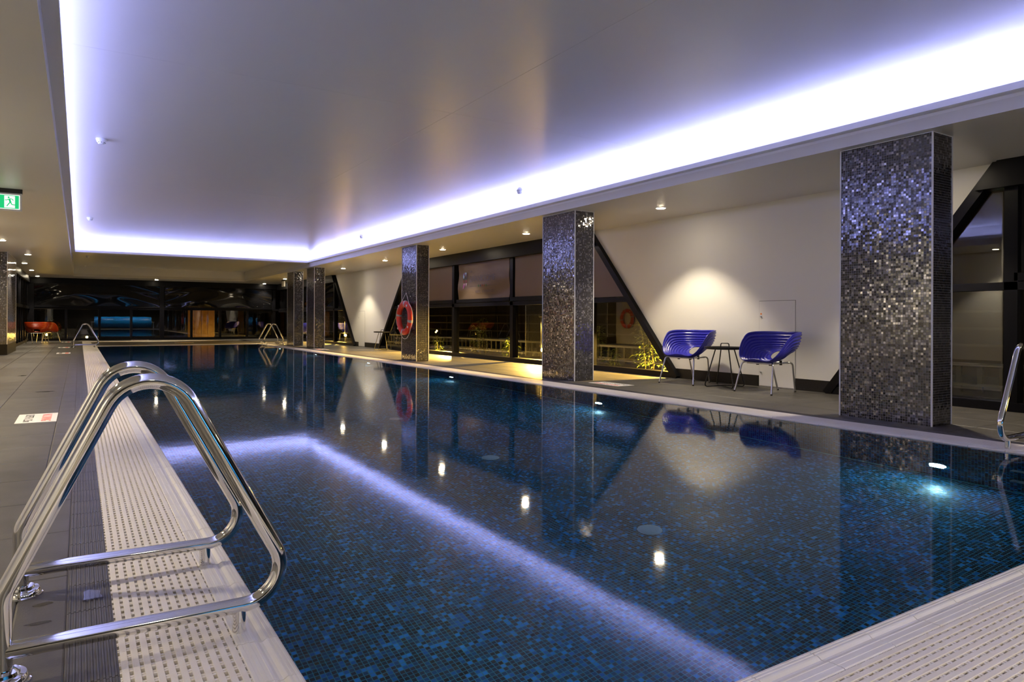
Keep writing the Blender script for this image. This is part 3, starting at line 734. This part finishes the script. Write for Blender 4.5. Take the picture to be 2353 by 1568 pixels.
q.tube([(xr_, .385*math.cos(R(130)), .385*math.sin(R(130))), (xr_+.03, -.01, .555), (xr_, .385*math.cos(R(50)), .385*math.sin(R(50)))], .006, 8)
q.obj('grab_rope', M['rope'], t, smooth=True)
for a in (50, 130, 215, 318):
    MB().lathe([(.001, -.062), (.022, -.060), (.026, -.05)], (xr_, .345*math.cos(R(a)), .345*math.sin(R(a))), 14, 'X').obj('rope_anchor', M['rope'], t)
MB().tube([(.03, -.01, .55), (-.03, -.01, .55), (-.055, -.01, .565)], .007, 8).obj('hook', M['steel'], t)

dup(t, 'second life ring on the left wall, seen mirrored in the slanted window', (-1.918, 20.1, .98), math.pi)

# ------------------------------------------------------------------ shell chairs
def catmull(P, N):
    n = len(P); out = []
    for i in range(N):
        s = i/N*n; k = int(s); tt = s-k; p0, p1, p2, p3 = (Vector(P[(k+j-1) % n]) for j in range(4))
        out.append(.5*((2*p1)+(-p0+p2)*tt+(2*p0-5*p1+4*p2-p3)*tt*tt+(-p0+3*p1-3*p2+p3)*tt**3))
    return out
def shell_mesh():
    half = [(-.325, 0, .765), (-.305, .17, .768), (-.225, .30, .768), (-.10, .358, .762), (.015, .362, .735), (.115, .350, .645), (.185, .325, .535), (.235, .275, .452), (.258, .21, .412), (.262, .14, .412), (.262, .07, .424)]
    rim = half+[(.262, 0, .428)]+[(x, -y, z) for x, y, z in half[:0:-1]]
    N = 88; rim = catmull(rim, N); T = 72
    vs = []; hole = []
    for i in range(N):
        a = 2*math.pi*i/N; hole.append(Vector((-.165-.070*math.cos(a), .104*math.sin(a), .468+.056*math.cos(a))))
    # match hole angle to rim index by arc position
    for i in range(N):
        H, Q = hole[i], rim[i]; up = max(0, Q.z-H.z)
        C = Vector((H.x*.25+Q.x*.75, Q.y*.93, H.z-.055+.10*up))
        for k in range(T+1):
            s = k/T; p = H*(1-s)**2+C*2*s*(1-s)+Q*s*s; vs.append(p)
    g = lambda i, k: vs[(i % N)*(T+1)+max(0, min(T, k))]
    out = []
    for i in range(N):
        for k in range(T+1):
            n = (g(i+1, k)-g(i-1, k)).cross(g(i, k+1)-g(i, k-1))
            n = n.normalized() if n.length > 1e-9 else Vector((0, 0, 1))
            s = k/T; out.append(g(i, k)+n*.0066*math.sin(s*2*math.pi*11.5)*min(1, s*8, (1-s)*12))
    fs = [(i*(T+1)+k, ((i+1) % N)*(T+1)+k, ((i+1) % N)*(T+1)+k+1, i*(T+1)+k+1) for i in range(N) for k in range(T)]
    return MB().poly(out, fs)
SH = shell_mesh()
def chair(label, mat, loc, rz, group):
    t = thing('shell_chair', label, 'chair', loc, rz, group)
    o = SH.obj('seat_shell', M[mat], t, smooth=False); o.data.shade_smooth()
    md = o.modifiers.new('thickness', 'SOLIDIFY'); md.thickness = .007; md.offset = 0
    fr, rr = .011, .010
    for s in (-1, 1):
        MB().tube(fillet([(.30, s*.295, 0), (.215, s*.245, .385), (.10, s*.10, .368)], .05, 8), fr, 12).obj('leg', M['brushed'], t, smooth=True)
        MB().tube(fillet([(-.31, s*.135, 0), (-.225, s*.165, .385), (-.10, s*.09, .368)], .05, 8), fr, 12).obj('leg', M['brushed'], t, smooth=True)
        MB().tube([(.10, s*.10, .368), (-.10, s*.09, .368)], rr, 12).obj('side_bar', M['brushed'], t, smooth=True)
    MB().tube([(.18, -.20, .372), (.18, .20, .372)], rr, 12).obj('cross_bar', M['brushed'], t, smooth=True)
    MB().tube([(-.18, -.14, .372), (-.18, .14, .372)], rr, 12).obj('cross_bar', M['brushed'], t, smooth=True)
    for x, yv in ((.10, .10), (.10, -.10), (-.10, .09), (-.10, -.09)):
        MB().box(x-.012, yv-.012, .345, x+.012, yv+.012, .405).obj('mounting_clip', M['blackmetal'], t)
    for x, yv in ((.30, .295), (.30, -.295), (-.31, .135), (-.31, -.135)):
        MB().lathe([(.013, 0), (.013, .016), (.011, .018)], (x, yv, 0), 12).obj('foot_cap', M['blackmetal'], t)
    return t
c1 = chair('blue ribbed shell chair on the left of the small black table', 'blue', (7.46, 7.07, 0), math.pi+R(7), 'blue shell chairs')
c2 = dup(c1, 'blue ribbed shell chair on the right, before the access door', (7.40, 5.65, 0), math.pi-R(4))
dup(c1, 'blue shell chair mostly hidden behind the two far columns', (7.15, 26.15, 0), R(150))
o1 = chair('orange shell chair seen from behind, next to the mosaic pier', 'orange', (-1.30, 29.95, 0), R(95), 'orange shell chairs')
dup(o1, 'orange shell chair turned sideways, right of the one next to the pier', (-1.02, 30.75, 0), R(40))

# ------------------------------------------------------------------ side tables
def side_table(label, loc, rz):
    t = thing('side_table', label, 'side table', loc, rz, 'round black side tables')
    MB().lathe([(.001, .518), (.255, .518), (.268, .524), (.272, .548), (.268, .548), (.262, .530), (.001, .527)], n=48).obj('tray_top', M['blackmetal'], t, smooth=True)
    MB().tube(fillet([(0, -.062, .528), (0, -.055, .598), (0, .055, .598), (0, .062, .528)], .02, 6), .007, 10).obj('handle', M['blackmetal'], t, smooth=True)
    for a in (45, 135):
        ca, sa = math.cos(R(a)), math.sin(R(a))
        for s in (1, -1):
            MB().tube(fillet([(s*.13*ca, s*.13*sa, .522), (s*.285*ca, s*.285*sa, .012), (0, 0, .012+(.016 if a > 90 else 0))], .03, 6), .008, 10).obj('leg', M['blackmetal'], t, smooth=True)
    return t
st = side_table('round black side table standing between the two blue chairs', (7.42, 6.38, 0), R(18))
dup(st, 'round black side table alone before the farther white wall', (7.62, 19.33, 0), R(50))

# ------------------------------------------------------------------ floor signs
def floor_sign(label, x, y, rz):
    t = thing('floor_sign', label, 'sign', (x, y, 0), rz, 'white floor signs')   # local x across, y along the text; red line on +x side
    MB().box(-.15, -.325, 0, .15, .325, .0022).obj('plate', M['signwhite'], t)
    def T(xx): return Matrix(((0, 1, 0, xx), (-1, 0, 0, 0), (0, 0, 1, .0026), (0, 0, 0, 1)))
    text_obj('NO DIVING', .105, M['signred'], t, T(.035), align='CENTER', stretch=.95)
    text_obj('DEPTH 1.25m', .095, M['signblack'], t, T(-.095), align='CENTER', stretch=.95)
    return t
fs0 = floor_sign('white floor sign with red and black text on the left deck, nearest', -.318, 7.53, 0)
for lab, x, y, rz in (('white floor sign on the right deck before the second column', 6.38, 7.52, math.pi), ('white floor sign on the left deck level with the mosaic pier', -.345, 21.25, 0),
                      ('white floor sign on the left deck by the far left handrail', -.40, 25.4, 0), ('white floor sign at the far left corner near the windows', -.42, 31.2, 0),
                      ('white floor sign on the right deck before the far columns', 6.16, 20.6, math.pi), ('white floor sign in the middle of the far deck strip', 3.35, 28.6, R(90)), ('white floor sign against the far window sill', 2.15, 32.7, R(90))):
    dup(fs0, lab, (x, y, 0), rz)

# ------------------------------------------------------------------ puddles
M['wet'] = glassmat('thin_water_film', 1.33, (.80, .80, .81), .03, gain=.03)
def puddle(label, x, y, sx, sy, seed):
    rnd = random.Random(seed); P = []
    for k in range(11):
        a = 2*math.pi*k/11; rr = rnd.uniform(.5, 1.0); P.append((x+sx*rr*math.cos(a), y+sy*rr*math.sin(a), 0))
    tag(MB().xy([(p.x, p.y) for p in catmull(P, 44)], .0002, .0014).obj('puddle', M['wet']), label, 'puddle', 'water puddles')
puddle('wet puddle on the ribbed dark tiles between the near handrails', .035, 2.62, .040, .07, 3)
puddle('small water splash on the deck left of the near handrails', -.09, 2.62, .035, .02, 4)
puddle('small water splash on the deck in front of the farther flange', -.10, 2.46, .04, .012, 5)
puddle('pale wet patch on the left deck beyond the nearest floor sign', -.36, 10.2, .12, .05, 6)
puddle('wet spot on the left deck between floor sign and pier', -.75, 13.2, .07, .08, 8)

# ------------------------------------------------------------------ pool cover reel behind the viewpoint (it shows in the far glass)
t = thing('pool_cover_reel', 'rolled blue pool cover on a reel, mirrored in the far windows', 'pool cover reel', (3.34, -4.6, 0))
MB().lathe([(.06, -2.24), (.47, -2.24), (.49, -2.0), (.50, -1.0), (.52, 0), (.50, 1.0), (.49, 2.0), (.47, 2.24), (.06, 2.24)], (0, 0, .58), 36, 'X').obj('cover_roll', M['cover'], t, smooth=True)
MB().tube([(-2.5, 0, .58), (2.5, 0, .58)], .05, 14).obj('axle', M['brushed'], t, smooth=True)
for s in (-1, 1):
    MB().tube(fillet([(s*2.42, -.35, .02), (s*2.42, 0, .62), (s*2.42, .35, .02)], .05, 6), .03, 12).obj('stand', M['brushed'], t, smooth=True)

# ------------------------------------------------------------------ terrace outside
MB().box(WX+.14, -8, -.3, 16, 48, -.06).obj('ground', M['ground'])['kind'] = 'structure'
MB().box(-12, FY+.3, -.3, WX+.14, 48, -.06).obj('ground', M['ground'])['kind'] = 'structure'
ow = MB().box(13.5, -8, -.06, 13.9, 48, 4.5).obj('wall_terrace', M['outwall']); ow['kind'] = 'structure'
ow = MB().box(-12, 44, -.06, 13.5, 44.3, 4.5).obj('wall_terrace_end', M['outwall']); ow['kind'] = 'structure'
t = thing('parapet', 'grey railed parapet outside the right windows behind the bamboo', 'parapet', (9.7, 0, 0))
MB().box(-.04, -6, .33, .06, 40, .375).obj('top_rail', M['parapet'], t); MB().box(-.04, -6, .075, .06, 40, .11).obj('bottom_rail', M['parapet'], t)
q = MB().box(-.01, -.03, 0, .03, .03, .34).mesh('upright', M['upright'])
for i in range(150): link('upright', q, t, loc=(0, 2+.25*i, 0))
MB().box(.05, -6, -.06, .09, 40, .08).obj('kerb', M['ground'], t)
t = thing('handrail_fence', 'thin horizontal rails of a fence farther out on the terrace', 'fence', (11.4, 0, 0))
for z in (.55, .80, 1.06):
    MB().box(-.02, -6, z-.018, .02, 40, z+.018).obj('rail', M['upright'], t)
q = MB().box(-.02, -.02, -.06, .02, .02, 1.08).mesh('post', M['upright'])
for i in range(22): link('post', q, t, loc=(0, 1+1.8*i, 0))
def lamp(label, x, y, z, power, rad=.045, inward=0, globe=True):
    t = thing('terrace_lamp', label, 'lamp', (x, y, -.06), 0, 'amber terrace lamps')
    if globe:
        MB().tube([(0, 0, 0), (0, 0, z)], .022, 12).obj('post', M['blackmetal'], t)
        MB().lathe([(.001, z), (.03, z+.005), (rad, z+.03), (rad, z+.06), (.03, z+.085), (.001, z+.09)], n=20).obj('globe', M['amberlamp'], t, smooth=True)
        l = bpy.data.lights.new('terrace_lamp_light', 'POINT'); l.energy = power*.06; l.color = AMBER; l.shadow_soft_size = .05
        o = bpy.data.objects.new('terrace_lamp_light', l); COL.objects.link(o); o.location = (x-.06, y, -.06+z+.12)
    if inward:      # hooded head added higher on the post so its spot washes the deck inside
        MB().tube([(0, .05, 0), (0, .05, 1.06)], .018, 10).obj('tall_post', M['blackmetal'], t)
        MB().lathe([(.05, 1.02), (.07, 1.06), (.06, 1.09), (.001, 1.10)], (0, .05, 0), 20).obj('hood', M['blackmetal'], t, smooth=True)
        l = bpy.data.lights.new('terrace_wash_light', 'SPOT'); l.energy = power*inward; l.color = AMBER; l.spot_size = R(130); l.spot_blend = .35; l.shadow_soft_size = .03
        o = bpy.data.objects.new('terrace_wash_light', l); COL.objects.link(o); o.location = (x-.08, y+.05, .93); o.rotation_euler = (0, R(35), 0)
lamp('hooded terrace lamp hidden behind the nearer white wall panel', 8.95, 8.50, .32, LAMP_W, inward=4, globe=False)
lamp('hooded terrace lamp behind the glass right of the life ring', 8.95, 17.2, .32, LAMP_W*1.5, inward=5, globe=False)
lamp('amber terrace lamp glowing through the glass left of the farther white wall', 8.90, 26.55, .29, LAMP_W*1.2, inward=4.5)
lamp('amber terrace lamp glowing beside the left edge of the second column', 8.95, 12.93, .24, LAMP_W*.4, inward=8)
lamp('amber terrace lamp beyond the far glass above the orange chairs', -1.18, 35.5, .22, LAMP_W*.35)
lamp('low amber terrace lamp beyond the far glass by the left handrail', .28, 35.5, .10, LAMP_W*.35)
lamp('amber terrace lamp beyond the slanted post at the right frame edge', 8.9, -1.0, .3, LAMP_W)
# timber screen beyond the far glass
t = thing('timber_screen', 'golden lit timber boards seen through the far glass', 'screen', (5.1, 37.0, -.06))
bmesh_ = MB().box(-.145, -.02, 0, .145, .02, 2.4).mesh('board', M['timber'])
for i in range(4): link('board', bmesh_, t, loc=(-.46+.305*i, random.uniform(-.01, .01), 0))
MB().box(-.62, .02, .1, .62, .06, .2).obj('batten', M['timber'], t); MB().box(-.62, .02, 2.1, .62, .06, 2.2).obj('batten', M['timber'], t)
link('board', bmesh_, t, loc=(1.85, 0, 0))
l = bpy.data.lights.new('screen_light', 'SPOT'); l.energy = 22; l.color = AMBER; l.spot_size = R(80); l.shadow_soft_size = .05
o = bpy.data.objects.new('screen_light', l); COL.objects.link(o); o.location = (5.6, 35.6, .1); o.rotation_euler = (R(115), 0, R(10))

# bamboo plants
def leaf(q, p, d, L, wd, rnd):
    d = d.normalized(); side = d.cross(Vector((rnd.uniform(-.3, .3), rnd.uniform(-.3, .3), 1))).normalized()*wd
    dr = Vector((0, 0, -.35*L)); a = p; bb = p+d*L*.45; c = p+d*L+dr; th = Vector((0, 0, .0012))
    q.poly([a, bb+side, c, bb-side, bb+Vector((0, 0, .004))], [(0, 1, 4), (1, 2, 4), (2, 3, 4), (3, 0, 4)])
def bamboo(label, x, y, h, nst, spread, nl, seed):
    rnd = random.Random(seed); t = thing('bamboo_plant', label, 'plant', (x, y, -.06), 0, 'bamboo in the terrace planting'); q = MB()
    for s in range(nst):
        bx, by = rnd.uniform(-spread, spread)*.4, rnd.uniform(-spread, spread)*.6; tx, ty = bx+rnd.uniform(-spread, spread)*.5, by+rnd.uniform(-spread, spread)*.6; hh = h*rnd.uniform(.7, 1.0) if s else h
        path = [Vector((bx+(tx-bx)*k*k/16, by+(ty-by)*k*k/16, hh*k/4)) for k in range(5)]
        MB().tube(path, [.009, .008, .007, .005, .003], 8).obj('stem', M['stem'], t, smooth=True)
        for k in range(nl//nst):
            s_ = rnd.uniform(.12, 1.0); j = min(3, int(s_*4)); p = path[j].lerp(path[j+1], s_*4-j)
            a = rnd.uniform(0, 2*math.pi); wide = spread*1.1*(1-s_*.75)
            d = Vector((math.cos(a), math.sin(a), rnd.uniform(-.2, .6))); p = p+Vector((math.cos(a), math.sin(a), 0))*rnd.uniform(0, wide)
            leaf(q, p, d, rnd.uniform(.07, .14), rnd.uniform(.008, .013), rnd)
    q.obj('foliage', M['leaf'], t, kind='stuff', fix=False)
bamboo('tall bamboo plant in the middle of the logo window', 8.95, 15.6, 1.0, 3, .30, 420, 1)
bamboo('low bamboo plant at the right of the logo window', 8.75, 13.9, .58, 2, .22, 240, 2)
bamboo('small bamboo plant in the window right of the life ring', 8.95, 18.3, .50, 2, .14, 130, 3)
bamboo('bamboo plant against the left side of the slanted window', 8.8, 10.9, .85, 3, .20, 280, 4)
bamboo('tall bamboo plant under the slanted post left of the chairs', 8.9, 9.35, 1.05, 4, .30, 520, 5)
bamboo('low bamboo plant in the middle of the slanted window', 8.7, 10.25, .40, 2, .18, 160, 6)
bamboo('tiny bamboo plant at the foot of the slanted post', 8.5, 8.35, .28, 2, .16, 130, 7)
bamboo('leafy plant beyond the far glass right of the orange chairs', -.9, 36.2, 1.0, 3, .35, 260, 8)
